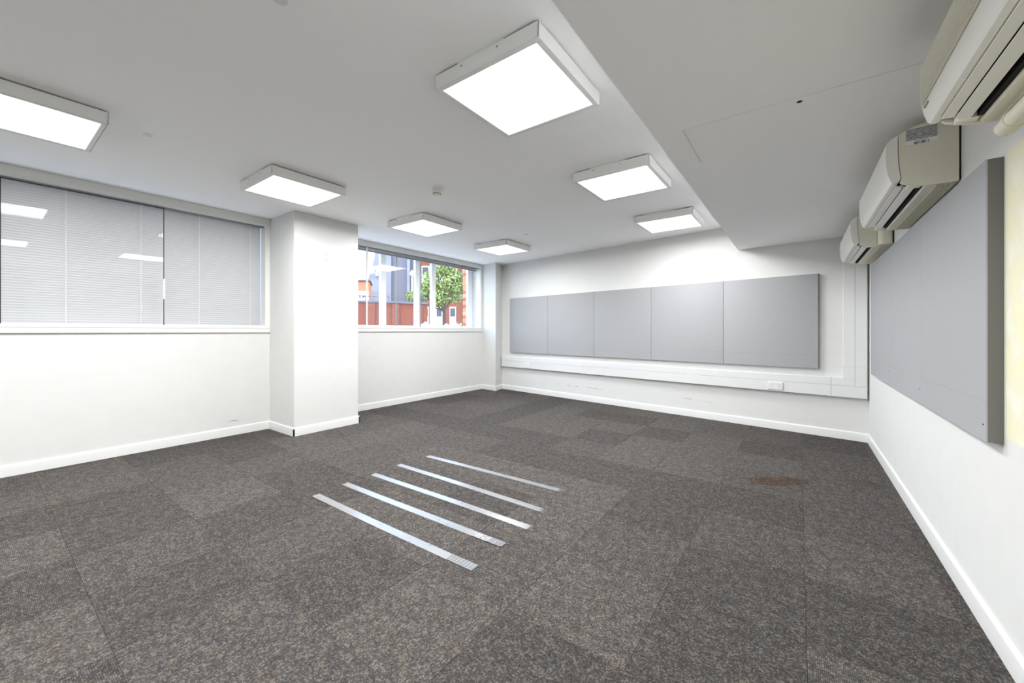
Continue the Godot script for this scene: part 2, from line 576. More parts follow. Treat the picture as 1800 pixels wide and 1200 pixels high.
func tile_mesh(stained: bool, ox: float, oz: float, sx: float, sz: float, spin: int) -> ArrayMesh:
	# carpet tile: pile top with rounded-over edges; u runs across the ribs
	var key := "t%.3f_%.3f_%d" % [sx, sz, spin]
	if not stained and cache.has(key): return cache[key]
	var st := newst()
	var n := 24 if stained else 1
	var hx := sx / 2
	var hz := sz / 2
	var e := 0.0012
	var rng := RandomNumberGenerator.new()
	rng.seed = 9
	var vert := func(x, z, y):
		var u := Vector2(x / 0.5 + 0.5, z / 0.5 + 0.5)
		for k in spin: u = Vector2(1.0 - u.y, u.x)
		st.set_uv(u)
		var c := Color(1, 1, 1)
		if stained:
			c = stain_tint(ox + x, oz + z)
		st.set_color(c)
		st.add_vertex(Vector3(x, y, z))
	var gx := func(i): return lerpf(-hx + e, hx - e, float(i) / n)
	var gz := func(i): return lerpf(-hz + e, hz - e, float(i) / n)
	for i in n:
		for j in n:
			for q in [[0, 0], [1, 0], [1, 1], [0, 0], [1, 1], [0, 1]]:
				st.set_normal(Vector3.UP)
				vert.call(gx.call(i + q[0]), gz.call(j + q[1]), 0.0)
	for s in [[Vector2(-1, -1), Vector2(1, -1)], [Vector2(1, -1), Vector2(1, 1)], [Vector2(1, 1), Vector2(-1, 1)], [Vector2(-1, 1), Vector2(-1, -1)]]:
		var a: Vector2 = s[0]
		var b: Vector2 = s[1]
		var o := (a + b) * 0.5
		for q in [[a, 0], [a, 1], [b, 1], [a, 0], [b, 1], [b, 0]]:
			st.set_normal(Vector3(o.x, 0.8, o.y).normalized())
			vert.call(q[0].x * (hx - e * (1 - q[1])), q[0].y * (hz - e * (1 - q[1])), -0.0012 * q[1])
		for q in [[a, 0], [a, 1], [b, 1], [a, 0], [b, 1], [b, 0]]:
			st.set_normal(Vector3(o.x, 0, o.y))
			vert.call(q[0].x * hx, q[0].y * hz, -0.0012 - 0.0068 * q[1])
	var m := st.commit()
	if not stained: cache[key] = m
	return m

var stain_noise: FastNoiseLite
func stain_tint(x: float, z: float) -> Color:
	# brown spill: an irregular outline with a grainy rim
	var n := stain_noise.get_noise_2d(x * 100.0, z * 100.0)
	var dx := (x + 0.135) / 0.20
	var dz := (z + 3.62 - (x + 0.135) * -0.55) / 0.125
	var r := sqrt(dx * dx + dz * dz) + n * 0.35
	var k := 1.0 - smoothstep(0.8, 1.0, r)
	var e := 0.0
	var r2 := Vector2((x - 0.42) / 0.12, (z + 3.95) / 0.08).length() + n * 0.5
	e = (1.0 - smoothstep(0.7, 1.0, r2)) * 0.5
	return Color(1, 1, 1).lerp(Color(0.84, 0.66, 0.53), clampf(k + e, 0, 1))

func build_carpet() -> void:
	stain_noise = FastNoiseLite.new()
	stain_noise.seed = 4
	stain_noise.frequency = 0.12
	var fl := get_node("floor")
	var rng := RandomNumberGenerator.new()
	rng.seed = 2024
	var x0 := -2.475
	var z0 := -0.795
	for i in range(-6, 7):
		for j in range(-12, 10):
			var lo := Vector2(x0 + 0.5 * i, z0 + 0.5 * j)
			var hi := lo + Vector2(0.5, 0.5)
			var a := Vector2(maxf(lo.x, LW - 0.04), maxf(lo.y, -6.25))
			var b := Vector2(minf(hi.x, RW), minf(hi.y, 4.2))
			if b.x - a.x < 0.02 or b.y - a.y < 0.02: continue
			if b.y < far_wall_z((a.x + b.x) * 0.5) - 0.05: continue
			var spin := rng.randi() % 4
			var k := rng.randi() % 3
			var s := rng.randi() % 3
			if a.x < -4.5 and a.y > -2.85 and b.y < -2.05 and b.x < -4.45: continue
			var c := (lo + hi) * 0.5
			var sz := b - a
			var pos := Vector3((a.x + b.x) * 0.5, 0, (a.y + b.y) * 0.5)
			var st := (c.x > -0.6 and c.x < 0.7 and c.y < -3.0 and c.y > -4.4)
			var t := part(fl, "carpet_tile", tile_mesh(st, pos.x, pos.z, sz.x - 0.0003, sz.y - 0.0003, spin), M["carpet_%d_%d" % [k, s]], pos)
			t.position.y = rng.randf_range(-0.0004, 0.0003)

# ---------------------------------------------------------------- windows
func blind(at_x: float, z0: float, z1: float, y_top: float, y_bot: float, label: String, cords: Array) -> void:
	var o := thing("venetian_blind", Vector3(at_x, y_bot, (z0 + z1) * 0.5), label, "blind", "closed venetian blinds")
	var l := absf(z1 - z0)
	part(o, "headrail", box(Vector3(0.028, 0.028, l), 0.003), M.slat_white, Vector3(0, y_top - y_bot - 0.014, 0))
	part(o, "bottom_rail", box(Vector3(0.024, 0.014, l - 0.004), 0.004), M.slat_white, Vector3(0, 0.007, 0))
	var pf := []
	for i in 7:
		var t := -1.0 + i / 3.0
		pf.append(Vector2(t * 0.0125, 0.0016 * (1.0 - t * t)))
	for i in 7:
		var t := 1.0 - i / 3.0
		pf.append(Vector2(t * 0.0125, 0.0016 * (1.0 - t * t) - 0.0004))
	var slat := extrude(pf, -l / 2 + 0.002, l / 2 - 0.002, 40.0)
	var y := 0.026
	while y < y_top - y_bot - 0.032:
		part(o, "slat", slat, M.slat_white, Vector3(0, y, 0), Vector3(0, 0, deg_to_rad(73.0)))
		y += 0.0222
	for c in cords:
		var st := newst()
		tube(st, Vector3(0.0085, 0.01, c - o.position.z), Vector3(0.0085, y_top - y_bot - 0.02, c - o.position.z), 0.0013, 0.0013, 6)
		tube(st, Vector3(0.0085, 0.01, c + 0.006 - o.position.z), Vector3(0.0085, y_top - y_bot - 0.02, c + 0.006 - o.position.z), 0.0009, 0.0009, 6)
		part(o, "ladder_cord", st.commit(), M.cord_white)

func pane(w: Node, x: float, z0: float, z1: float, y0: float, y1: float, left: Material, right: Material, tl := 0.008, tr := 0.008) -> MeshInstance3D:
	# sliding glass with a narrow edge strip at each side
	var p := part(w, "glass_pane", span(Vector3(x - 0.002, y0, z0), Vector3(x + 0.002, y1, z1), 0.0), M.window_glass)
	if left: part(p, "edge_strip", span(Vector3(x - 0.005, y0, z0 - tl * 0.5), Vector3(x + 0.005, y1, z0 + tl * 0.5), 0.001), left)
	if right: part(p, "edge_strip", span(Vector3(x - 0.005, y0, z1 - tr * 0.5), Vector3(x + 0.005, y1, z1 + tr * 0.5), 0.001), right)
	return p

func build_windows() -> void:
	var wf: Material = M.window_frame_white
	# ---- window_1: closed blinds behind sliding secondary glazing, next bay open
	var w := Node3D.new()
	w.name = "window_1"
	add_child(w)
	tag(w, "wide window whose venetian blinds are closed behind sliding glass", "window", "", "structure")
	var xf := LW + 0.016
	part(w, "frame_head", span(Vector3(LW - 0.10, 2.368, -2.06), Vector3(xf, CEIL, 0.76), 0.003), wf)
	part(w, "frame_head_bead", span(Vector3(xf - 0.004, 2.375, -2.056), Vector3(xf + 0.006, 2.398, 0.755), 0.003), wf)
	part(w, "frame_sill", span(Vector3(LW - 0.10, 1.128, -2.06), Vector3(xf + 0.004, 1.205, 0.76), 0.004), wf)
	part(w, "frame_sill_bead", span(Vector3(xf - 0.004, 1.176, -2.05), Vector3(xf + 0.008, 1.199, 0.75), 0.003), wf)
	part(w, "frame_jamb", span(Vector3(LW - 0.10, 1.205, -2.06), Vector3(xf, 2.368, -2.008), 0.003), wf)
	part(w, "frame_jamb", span(Vector3(LW - 0.10, 1.205, 0.70), Vector3(xf, 2.368, 0.76), 0.003), wf)
	# slide tracks
	for x in [LW - 0.012, LW - 0.034]:
		part(w, "track", span(Vector3(x - 0.012, 2.352, -2.008), Vector3(x - 0.008, 2.370, 0.70), 0.001), M.aluminium_grey)
		part(w, "track", span(Vector3(x - 0.012, 1.203, -2.008), Vector3(x - 0.008, 1.212, 0.70), 0.001), wf)
	part(w, "track_seal", span(Vector3(LW - 0.03, 2.350, -1.112), Vector3(LW - 0.012, 2.356, 0.70), 0.001), M.dark_seal)
	var p := pane(w, LW - 0.014, -1.108, -0.126, 1.206, 2.356, M.dark_seal, M.dark_seal, 0.005, 0.006)
	part(p, "finger_pull", span(Vector3(LW - 0.018, 1.46, -1.116), Vector3(LW - 0.002, 1.66, -1.100), 0.003), wf)
	pane(w, LW - 0.034, -0.124, 0.69, 1.206, 2.356, M.dark_seal, M.dark_seal, 0.006, 0.006)
	# reveal and outer window
	var xo := LW - 0.32
	part(w, "reveal", span(Vector3(xo - 0.05, 1.150, -2.06), Vector3(LW - 0.09, 1.185, 0.74), 0.002), M.white_gloss_paint)
	part(w, "reveal", span(Vector3(xo - 0.05, 1.185, -2.075), Vector3(LW - 0.09, CEIL, -2.04), 0.002), M.white_gloss_paint)
	part(w, "reveal", span(Vector3(xo - 0.05, 1.185, 0.705), Vector3(LW - 0.09, CEIL, 0.74), 0.002), M.white_gloss_paint)
	outer_window(w, xo, -2.04, 0.705, [-1.36, -0.67, 0.02])
	blind(LW - 0.125, -2.010, -0.035, 2.43, 1.196, "closed white venetian blind in the window beside the square pillar", [-1.905, -1.42, -0.965, -0.48])
	blind(LW - 0.125, -0.030, 0.70, 2.43, 1.196, "closed white venetian blind at the end of the window away from the pillar", [0.10, 0.58])
	# ---- window_2: clear, blind drawn up
	w = Node3D.new()
	w.name = "window_2"
	add_child(w)
	tag(w, "clear window with sliding glass looking out on a tree and brick wall", "window", "", "structure")
	xf = LW2 + 0.016
	part(w, "frame_head", span(Vector3(LW2 - 0.10, 2.385, -5.985), Vector3(xf, CEIL, -2.84), 0.003), wf)
	part(w, "frame_head_bead", span(Vector3(xf - 0.004, 2.392, -5.96), Vector3(xf + 0.006, 2.414, -2.84), 0.003), wf)
	part(w, "frame_sill", span(Vector3(LW2 - 0.10, 1.135, -5.985), Vector3(xf + 0.004, 1.215, -2.84), 0.004), wf)
	part(w, "frame_sill_bead", span(Vector3(xf - 0.004, 1.185, -5.97), Vector3(xf + 0.008, 1.208, -2.84), 0.003), wf)
	part(w, "frame_jamb", span(Vector3(LW2 - 0.10, 1.215, -5.985), Vector3(xf, 2.385, -5.905), 0.003), wf)
	for x in [LW2 - 0.012, LW2 - 0.034]:
		part(w, "track", span(Vector3(x - 0.012, 2.370, -5.905), Vector3(x - 0.008, 2.387, -2.84), 0.001), M.aluminium_grey)
		part(w, "track", span(Vector3(x - 0.012, 1.213, -5.905), Vector3(x - 0.008, 1.222, -2.84), 0.001), wf)
	pane(w, LW2 - 0.014, -4.400, -3.392, 1.216, 2.372, M.aluminium_grey, wf, 0.012, 0.022)
	pane(w, LW2 - 0.036, -3.935, -2.90, 1.216, 2.372, M.aluminium_grey, wf, 0.024, 0.012)
	pane(w, LW2 - 0.036, -5.425, -4.405, 1.216, 2.372, M.glass_edge_green, M.aluminium_grey, 0.008, 0.008)
	xo = LW2 - 0.30
	part(w, "reveal", span(Vector3(xo - 0.05, 1.150, -6.03), Vector3(LW2 - 0.09, 1.192, -2.84), 0.002), M.white_gloss_paint)
	part(w, "reveal", span(Vector3(xo - 0.05, 1.192, -6.05), Vector3(LW2 - 0.09, CEIL, -6.01), 0.002), M.white_gloss_paint)
	outer_window(w, xo, -6.01, -2.84, [-3.88, -4.58, -4.955])
	# raised blind
	var o := thing("venetian_blind", Vector3(LW2 - 0.125, 2.335, -4.42), "white venetian blind drawn right up above the clear window", "blind")
	part(o, "headrail", box(Vector3(0.028, 0.028, 3.00), 0.003), M.shade_lifted_slat_white, Vector3(0, 0.109, 0))
	var st := newst()
	for i in 30:
		cbox(st, Vector3(0, 0.019 + 0.0025 * i, 0), Vector3(0.025, 0.0012, 2.99), 0.0003)
	var sk := part(o, "slat_stack", st.commit(), M.shade_lifted_slat_white)
	sk.set_meta("kind", "stuff")
	part(o, "bottom_rail", box(Vector3(0.026, 0.015, 2.995), 0.004), M.aluminium_grey, Vector3(0, 0.0085, 0))  # grey colour stands for the shade on the rail underside

func outer_window(w: Node, x: float, z0: float, z1: float, mull: Array) -> void:
	var m: Material = M.outer_frame_white
	part(w, "outer_frame", span(Vector3(x - 0.05, 1.185, z0), Vector3(x + 0.01, 1.24, z1), 0.004), m)
	part(w, "outer_frame", span(Vector3(x - 0.05, 2.40, z0), Vector3(x + 0.01, CEIL, z1), 0.004), m)
	part(w, "outer_frame", span(Vector3(x - 0.05, 1.24, z0), Vector3(x + 0.01, 2.40, z0 + 0.135), 0.004), m)
	part(w, "outer_frame", span(Vector3(x - 0.05, 1.24, z1 - 0.06), Vector3(x + 0.01, 2.40, z1), 0.004), m)
	var e := [z0 + 0.135]
	var ms := mull.duplicate()
	ms.sort()
	for c in ms:
		part(w, "mullion", span(Vector3(x - 0.05, 1.24, c - 0.05), Vector3(x + 0.01, 2.40, c + 0.05), 0.006), m)
		e.append(c - 0.05)
		e.append(c + 0.05)
	e.append(z1 - 0.06)
	for i in range(0, e.size(), 2):
		part(w, "outer_pane", span(Vector3(x - 0.022, 1.24, e[i]), Vector3(x - 0.018, 2.40, e[i + 1]), 0.0), M.window_glass)

# ---------------------------------------------------------------- lights
func build_lights() -> void:
	var o := 0.3125         # half the housing
	var r := 0.285          # half the diffuser
	var yb := 2.381
	var yt := 2.452         # a slim open gap is left below the ceiling
	var spots := [
		[-1.193, -1.709, "square white ceiling light beside the bulkhead, level with its access hatch"],
		[-1.200, -3.244, "square white ceiling light beside the bulkhead, middle one between access hatch and panelled wall"],
		[-1.208, -4.770, "square white ceiling light beside the bulkhead, right by the panelled end wall"],
		[-3.646, -0.166, "square white ceiling light in front of the window with closed blinds"],
		[-3.646, -1.690, "square white ceiling light between the smoke alarm and the near edge of the square pillar"],
		[-3.652, -3.228, "square white ceiling light in front of the clear window, just past the square pillar"],
		[-3.668, -4.784, "square white ceiling light by the corner pier beside the clear window"],
		[-1.190, -0.170, "square white ceiling light beside the bulkhead, mirrored in the closed-blind window's glass"],
		[-3.646, 1.365, "square white ceiling light past the window with closed blinds, second from the plain wall"],
		[-1.190, 1.365, "square white ceiling light beside the bulkhead, second from the plain wall"],
		[-3.646, 2.900, "square white ceiling light next to the plain wall on the window side"],
		[-1.190, 2.900, "square white ceiling light beside the bulkhead, next to the plain wall"]]
	var proto: Node3D
	for i in spots.size():
		var s: Array = spots[i]
		var t: Node3D
		if i == 0:
			t = thing("ceiling_light", Vector3(s[0], CEIL, s[1]), s[2], "ceiling light", "square ceiling light panels")
			proto = t
			var st := newst()
			var b := yb - CEIL
			var tp := yt - CEIL
			cbox(st, Vector3(0, (b + tp) / 2, o - 0.004), Vector3(2 * o, tp - b, 0.008), 0.002)
			cbox(st, Vector3(0, (b + tp) / 2, -o + 0.004), Vector3(2 * o, tp - b, 0.008), 0.002)
			cbox(st, Vector3(o - 0.004, (b + tp) / 2, 0), Vector3(0.008, tp - b, 2 * o), 0.002)
			cbox(st, Vector3(-o + 0.004, (b + tp) / 2, 0), Vector3(0.008, tp - b, 2 * o), 0.002)
			part(t, "housing", st.commit(), M.lamp_housing)
			st = newst()
			var fw := o - r
			cbox(st, Vector3(0, b + 0.002, o - fw / 2), Vector3(2 * o - 0.004, 0.004, fw), 0.001)
			cbox(st, Vector3(0, b + 0.002, -o + fw / 2), Vector3(2 * o - 0.004, 0.004, fw), 0.001)
			cbox(st, Vector3(o - fw / 2, b + 0.002, 0), Vector3(fw, 0.004, 2 * r), 0.001)
			cbox(st, Vector3(-o + fw / 2, b + 0.002, 0), Vector3(fw, 0.004, 2 * r), 0.001)
			part(t, "rim", st.commit(), M.lamp_housing)
			part(t, "diffuser", span(Vector3(-r - 0.006, b + 0.0045, -r - 0.006), Vector3(r + 0.006, b + 0.0075, r + 0.006), 0.001), M.lamp_diffuser)
			part(t, "light_block_tray", span(Vector3(-o + 0.007, b + 0.009, -o + 0.007), Vector3(o - 0.007, b + 0.014, o - 0.007), 0.0005), M.dark_seal)  # added dark lid, keeps diffuser light out of the ceiling gap
			part(t, "back_plate", span(Vector3(-0.24, b + 0.014, -0.24), Vector3(0.24, 0.0, 0.24), 0.002), M.dark_seal)  # dark colour paints the shade seen in the gap
			for k in [-1.0, 1.0]:
				var tab := part(t, "fixing_tab", span(Vector3(-0.16, tp - 0.004, k * (o - 0.006) - 0.002), Vector3(0.125, 0.0, k * (o - 0.006) + 0.002), 0.0008), M.lamp_housing)
				for x in [-0.13, 0.09]:
					var sc := newst()
					tube(sc, Vector3(x, tp - 0.018, k * (o - 0.001)), Vector3(x, tp - 0.018, k * (o + 0.0015)), 0.0055, 0.0045, 10)
					part(tab, "screw", sc.commit(), M.grey_badge)
			var al := AreaLight3D.new()
			al.name = "glow"
			al.area_size = Vector2(2 * r, 2 * r)
			al.area_normalize_energy = true
			al.light_energy = 3.3
			al.light_color = Color(0.985, 0.993, 1.0)
			al.shadow_enabled = true
			al.area_range = 20.0
			t.add_child(al)
			al.position = Vector3(0, b - 0.001, 0)
			al.rotation.x = -PI / 2
		else:
			t = proto.duplicate()
			t.name = numbered("ceiling_light")
			add_child(t)
			t.position = Vector3(s[0], CEIL, s[1])
			t.set_meta("label", s[2])

# ---------------------------------------------------------------- pinboard panels
func panel_mesh(w: float, h: float, d: float) -> ArrayMesh:
	# fabric-wrapped board: rounded front edges, back at z = 0
	var r := 0.006
	var pf := [Vector2(-w / 2, 0), Vector2(w / 2, 0)]
	pf.append_array(arc(Vector2(w / 2 - r, d - r), r, 0, 90, 4))
	pf.append_array(arc(Vector2(-w / 2 + r, d - r), r, 90, 180, 4))
	return extrude(pf, 0.0, h, 40.0)

func panel(at: Transform3D, w: float, h: float, d: float, label: String, group: String, tide: int) -> void:
	var t := thing("pinboard_panel", at.origin, label, "pinboard", group)
	t.transform = at
	# profile x, y -> along the wall, away from it; swept upwards
	var up := Vector3(-PI / 2, 0, 0)
	var b := part(t, "fabric_board", panel_mesh(w, h, d), M.grey_felt_fabric, Vector3(0, 0, 0))
	b.transform = Transform3D(Basis(Vector3(1, 0, 0), Vector3(0, 0, 1), Vector3(0, 1, 0)), Vector3.ZERO)
	part(t, "pin", lathe([Vector2(0, 0.003), Vector2(0.0025, 0.002), Vector2(0.003, 0.0)], 8), M.scuff_dark, Vector3(w / 2 - 0.02, 0.06 + 0.02 * (tide % 3), d), Vector3(PI / 2, 0, 0))
	for sx in [-1.0, 1.0]:
		part(t, "edge_band", span(Vector3(sx * w / 2 - 0.0006, 0.0, 0.0), Vector3(sx * w / 2 + 0.0006, h, d - 0.005), 0.0002), M.felt_edge).set_meta("label", "darker grey edging strip")
	var st := newst()
	var f := FastNoiseLite.new()
	f.seed = 60 + tide + int(w * 1000.0)
	f.frequency = 0.02
	for k in 60:
		var q := []
		for c in [[0, 0], [1, 0], [1, 1], [0, 1]]:
			var kk: int = k + c[0]
			var wy := 0.145 + 0.012 * f.get_noise_1d(kk * 6.0) + 0.006 * f.get_noise_1d(kk * 40.0)
			q.append(Vector3(-w / 2 + 0.006 + (w - 0.012) * kk / 60.0, wy + (0.0055 + 0.003 * f.get_noise_1d(kk * 55.0)) * (c[1] - 0.5), d + 0.0003))
		face(st, q, Vector3(0, 0, 1))
	part(t, "water_mark", st.commit(), M.tide_mark).set_meta("label", "faint wavy brownish water mark")
	part(t, "backing_frame", span(Vector3(-w / 2 + 0.004, 0.004, 0.0), Vector3(w / 2 - 0.004, h - 0.004, 0.006), 0.001), M.felt_edge)

func build_panels() -> void:
	var lab := ["grey fabric pinboard on the end wall, at the window end of the row",
		"grey fabric pinboard on the end wall, second in the row counted from the window",
		"grey fabric pinboard on the end wall, the middle one of five",
		"grey fabric pinboard on the end wall, second in the row counted from the air conditioners",
		"grey fabric pinboard on the end wall, at the air conditioner end of the row"]
	for i in 5:
		var s := -4.568 + 0.9506 * (i + 0.5)
		panel(FARX * Transform3D(Basis.IDENTITY, Vector3(s, 0.737, 0.0)), 0.9486, 1.038, 0.045, lab[i], "pinboards on the end wall", i)
	var lab2 := ["thick grey fabric pinboard under the air conditioners, next to the bare yellowed strip",
		"thick grey fabric pinboard under the air conditioners, the middle one of three",
		"thick grey fabric pinboard under the air conditioners, closest to the room corner"]
	for i in 3:
		var z := -2.136 - 0.922 * (i + 0.5)
		panel(Transform3D(Basis(Vector3.UP, -PI / 2), Vector3(RW, 0.748, z)), 0.9205, 1.012, 0.043, lab2[i], "pinboards under the air conditioners", i)

# ---------------------------------------------------------------- trunking and sockets
func build_trunking() -> void:
	var t := thing("cable_trunking", Vector3.ZERO, "white plastic cable trunking along the end wall, rising in its corner", "trunking")
	t.transform = FARX
	var m: Material = M.trunking_plastic
	var d := 0.055
	var x0 := -4.785
	var x1 := 0.583
	var xv := 0.391
	part(t, "base", span(Vector3(x0, 0.448, 0.0), Vector3(x1, 0.655, d - 0.006), 0.002), m)
	part(t, "lid", span(Vector3(x0, 0.452, d - 0.008), Vector3(0.29, 0.569, d), 0.004), m)
	part(t, "lid", span(Vector3(x0, 0.571, d - 0.008), Vector3(0.29, 0.652, d), 0.004), m)
	part(t, "base", span(Vector3(xv, 0.655, 0.0), Vector3(x1, 2.148, d - 0.006), 0.002), m)
	part(t, "lid", span(Vector3(xv + 0.003, 0.79, d - 0.008), Vector3(0.487, 2.148, d), 0.004), m)
	part(t, "lid", span(Vector3(0.489, 0.79, d - 0.008), Vector3(x1 - 0.003, 2.148, d), 0.004), m)
	# corner piece
	part(t, "corner_lid", span(Vector3(0.294, 0.452, d - 0.008), Vector3(x1 - 0.003, 0.569, d), 0.004), m)
	part(t, "corner_lid", span(Vector3(0.294, 0.571, d - 0.008), Vector3(0.487, 0.652, d), 0.004), m)
	part(t, "corner_lid", span(Vector3(xv + 0.003, 0.652, d - 0.008), Vector3(0.487, 0.786, d), 0.003), m)
	part(t, "corner_lid", span(Vector3(0.489, 0.571, d - 0.008), Vector3(x1 - 0.003, 0.786, d), 0.003), m)
	part(t, "joint_cover", span(Vector3(-2.877, 0.446, 0.0), Vector3(-2.869, 0.657, d + 0.002), 0.001), m)
	part(t, "joint_cover", span(Vector3(0.280, 0.446, 0.0), Vector3(0.292, 0.657, d + 0.002), 0.001), m)
	part(t, "joint_cover", span(Vector3(xv - 0.003, 0.783, 0.0), Vector3(x1 + 0.0, 0.792, d + 0.002), 0.001), m)
	for s in [[-0.209 / 0.9893, 0.515, 0.150, "double white power socket on the trunking near the air conditioner corner"], [-4.05 / 0.9893, 0.510, 0.150, "double white power socket on the trunking near the window corner"]]:
		var k := thing("power_socket", Vector3.ZERO, s[3], "socket", "power sockets on the trunking")
		k.transform = FARX * Transform3D(Basis.IDENTITY, Vector3(s[0], s[1], d))
		part(k, "plate", box(Vector3(s[2], 0.088, 0.012), 0.003), M.white_plastic, Vector3(0, 0, 0.006))
		for sx in [-1.0, 1.0]:
			part(k, "switch", box(Vector3(0.012, 0.018, 0.005), 0.001), M.white_plastic, Vector3(sx * 0.018, 0.022, 0.0135))
			var sl := newst()
			cbox(sl, Vector3(sx * 0.045, 0.012, 0.0121), Vector3(0.005, 0.010, 0.0008), 0.0001)
			cbox(sl, Vector3(sx * 0.045 - 0.011, -0.012, 0.0121), Vector3(0.008, 0.005, 0.0008), 0.0001)
			cbox(sl, Vector3(sx * 0.045 + 0.011, -0.012, 0.0121), Vector3(0.008, 0.005, 0.0008), 0.0001)
			part(k, "pin_holes", sl.commit(), M.socket_slot)

# ---------------------------------------------------------------- air conditioners
func build_air_conditioners() -> void:
	# local space: x out of the wall, y up from the underside, z along the wall
	var l := 1.02
	var body := [Vector2(0.007, 0.0), Vector2(0.108, 0.001), Vector2(0.113, 0.006), Vector2(0.116, 0.045), Vector2(0.199, 0.055), Vector2(0.199, 0.256), Vector2(0.18, 0.269), Vector2(0.157, 0.279), Vector2(0.13, 0.286), Vector2(0.105, 0.290), Vector2(0.06, 0.293), Vector2(0.007, 0.293)]
	var cap := [Vector2(0.007, 0.0), Vector2(0.06, -0.001), Vector2(0.113, 0.001), Vector2(0.15, 0.009), Vector2(0.188, 0.024), Vector2(0.196, 0.032), Vector2(0.191, 0.052), Vector2(0.197, 0.10), Vector2(0.201, 0.17), Vector2(0.2015, 0.258), Vector2(0.18, 0.270), Vector2(0.157, 0.2805), Vector2(0.13, 0.2875), Vector2(0.105, 0.2915), Vector2(0.06, 0.2945), Vector2(0.007, 0.2945)]
	var cover := [Vector2(0.2045, 0.256), Vector2(0.228, 0.243), Vector2(0.240, 0.233), Vector2(0.2435, 0.225), Vector2(0.2455, 0.19), Vector2(0.2455, 0.15), Vector2(0.243, 0.11), Vector2(0.238, 0.075), Vector2(0.229, 0.045), Vector2(0.222, 0.036), Vector2(0.211, 0.033), Vector2(0.2, 0.036), Vector2(0.194, 0.052), Vector2(0.2, 0.10), Vector2(0.204, 0.17)]
	var units := [
		[-0.905, 1.817, true, "cream wall air conditioner with a ribbed front, over the bare yellowed strip"],
		[-2.585, 1.817, false, "cream wall air conditioner with a rating label and barcode on its end"],
		[-4.165, 1.806, false, "cream wall air conditioner in the corner above the upright trunking"]]
	for i in 3:
		var u: Array = units[i]
		var t := thing("air_conditioner", Vector3.ZERO, u[3], "air conditioner", "wall air conditioners")
		t.transform = Transform3D(Basis(Vector3(-1, 0, 0), Vector3(0, 1, 0), Vector3(0, 0, -1)), Vector3(RW, u[1], u[0]))
		part(t, "wall_gap_shade", span(Vector3(0.0, 0.006, 0.004), Vector3(0.008, 0.290, l - 0.004), 0.001), M.black_void)  # black strip paints the shade in the gap behind the casing
		part(t, "casing", extrude(body, 0.010, l - 0.010, 40.0), M.cream_plastic)
		for e in [[0.0, 0.012], [l - 0.012, l]]:
			var c := part(t, "end_cap", extrude(cap, e[0], e[1], 30.0), M.cream_plastic)
			c.set_meta("label", "cream moulded end cap")
			if i == 1 and e[0] == 0.0:
				part(c, "knockout", span(Vector3(0.010, 0.012, -0.0008), Vector3(0.062, 0.060, 0.002), 0.0006), M.cream_plastic)
				rating_label(c)
		part(t, "front_cover", extrude(cover, 0.0, l, 30.0), M.lit_cream_plastic)
		part(t, "air_outlet", span(Vector3(0.112, 0.036, 0.06), Vector3(0.196, 0.054, l - 0.05), 0.001), M.black_void)
		part(t, "air_outlet", span(Vector3(0.1125, 0.010, 0.06), Vector3(0.127, 0.040, l - 0.05), 0.001), M.black_void)
		# flaps, tilted with the underside
		part(t, "flap", box(Vector3(0.029, 0.006, l - 0.10), 0.002), M.lit_cream_plastic, Vector3(0.1895, 0.0295, l / 2 + 0.01), Vector3(0, 0, 0.18))
		part(t, "flap", box(Vector3(0.036, 0.006, l - 0.10), 0.002), M.lit_cream_plastic, Vector3(0.1555, 0.0185, l / 2 + 0.01), Vector3(0, 0, 0.26))
		part(t, "sensor", span(Vector3(0.176, 0.014, 0.020), Vector3(0.190, 0.030, 0.042), 0.002), M.grey_badge)
		part(t, "end_block", span(Vector3(0.119, 0.008, 0.012), Vector3(0.170, 0.045, 0.058), 0.003), M.lit_cream_plastic)
		part(t, "end_block", span(Vector3(0.119, 0.008, l - 0.045), Vector3(0.170, 0.045, l - 0.012), 0.003), M.lit_cream_plastic)
		for k in 8:
			part(t, "underside_rib", span(Vector3(0.010 + 0.0085 * k, -0.004, 0.02), Vector3(0.0145 + 0.0085 * k, 0.002, l - 0.02), 0.001), M.cream_plastic)
		if u[2]:
			# fine horizontal ribs on the intake front
			var st := newst()
			for k in 18:
				var y := 0.100 + 0.0070 * k
				var x := 0.2425 + 0.003 * sin(PI * clampf((y - 0.09) / 0.14, 0, 1))
				cbox(st, Vector3(x + 0.0016, y, l / 2), Vector3(0.005, 0.0034, l - 0.03), 0.001)
			part(t, "intake_ribs", st.commit(), M.cream_plastic).set_meta("kind", "stuff")
			part(t, "badge", span(Vector3(0.238, 0.082, l - 0.075), Vector3(0.2415, 0.087, l - 0.03), 0.0006), M.grey_badge, Vector3(0.0015, 0, 0))
	# condensate pipe covers
	var st := newst()
	tube(st, Vector3(0.528, 1.786, -1.915), Vector3(0.528, 1.786, -0.95), 0.026, 0.026, 20)
	tube(st, Vector3(0.528, 1.786, -1.86), Vector3(0.528, 1.786, -1.84), 0.0285, 0.0285, 20)
	tag(part(self, "condensate_pipe", st.commit(), M.cream_plastic), "short cream drain pipe under the ribbed-front air conditioner", "pipe")
	var pf := [Vector2(0.0, 0.0), Vector2(0.0, -0.06)]
	pf.append_array(arc(Vector2(0.045, -0.035), 0.025, -90, 0, 5))
	pf.append_array(arc(Vector2(0.045, -0.025), 0.025, 0, 90, 5))
	var o := thing("pipe_cover", Vector3(RW, 1.815, -4.155), "cream rounded pipe cover against the end of the corner air conditioner", "pipe cover")
	o.transform = Transform3D(Basis(Vector3(-1, 0, 0), Vector3(0, 0, -1), Vector3(0, 1, 0)) , Vector3(RW, 1.812, -4.160))
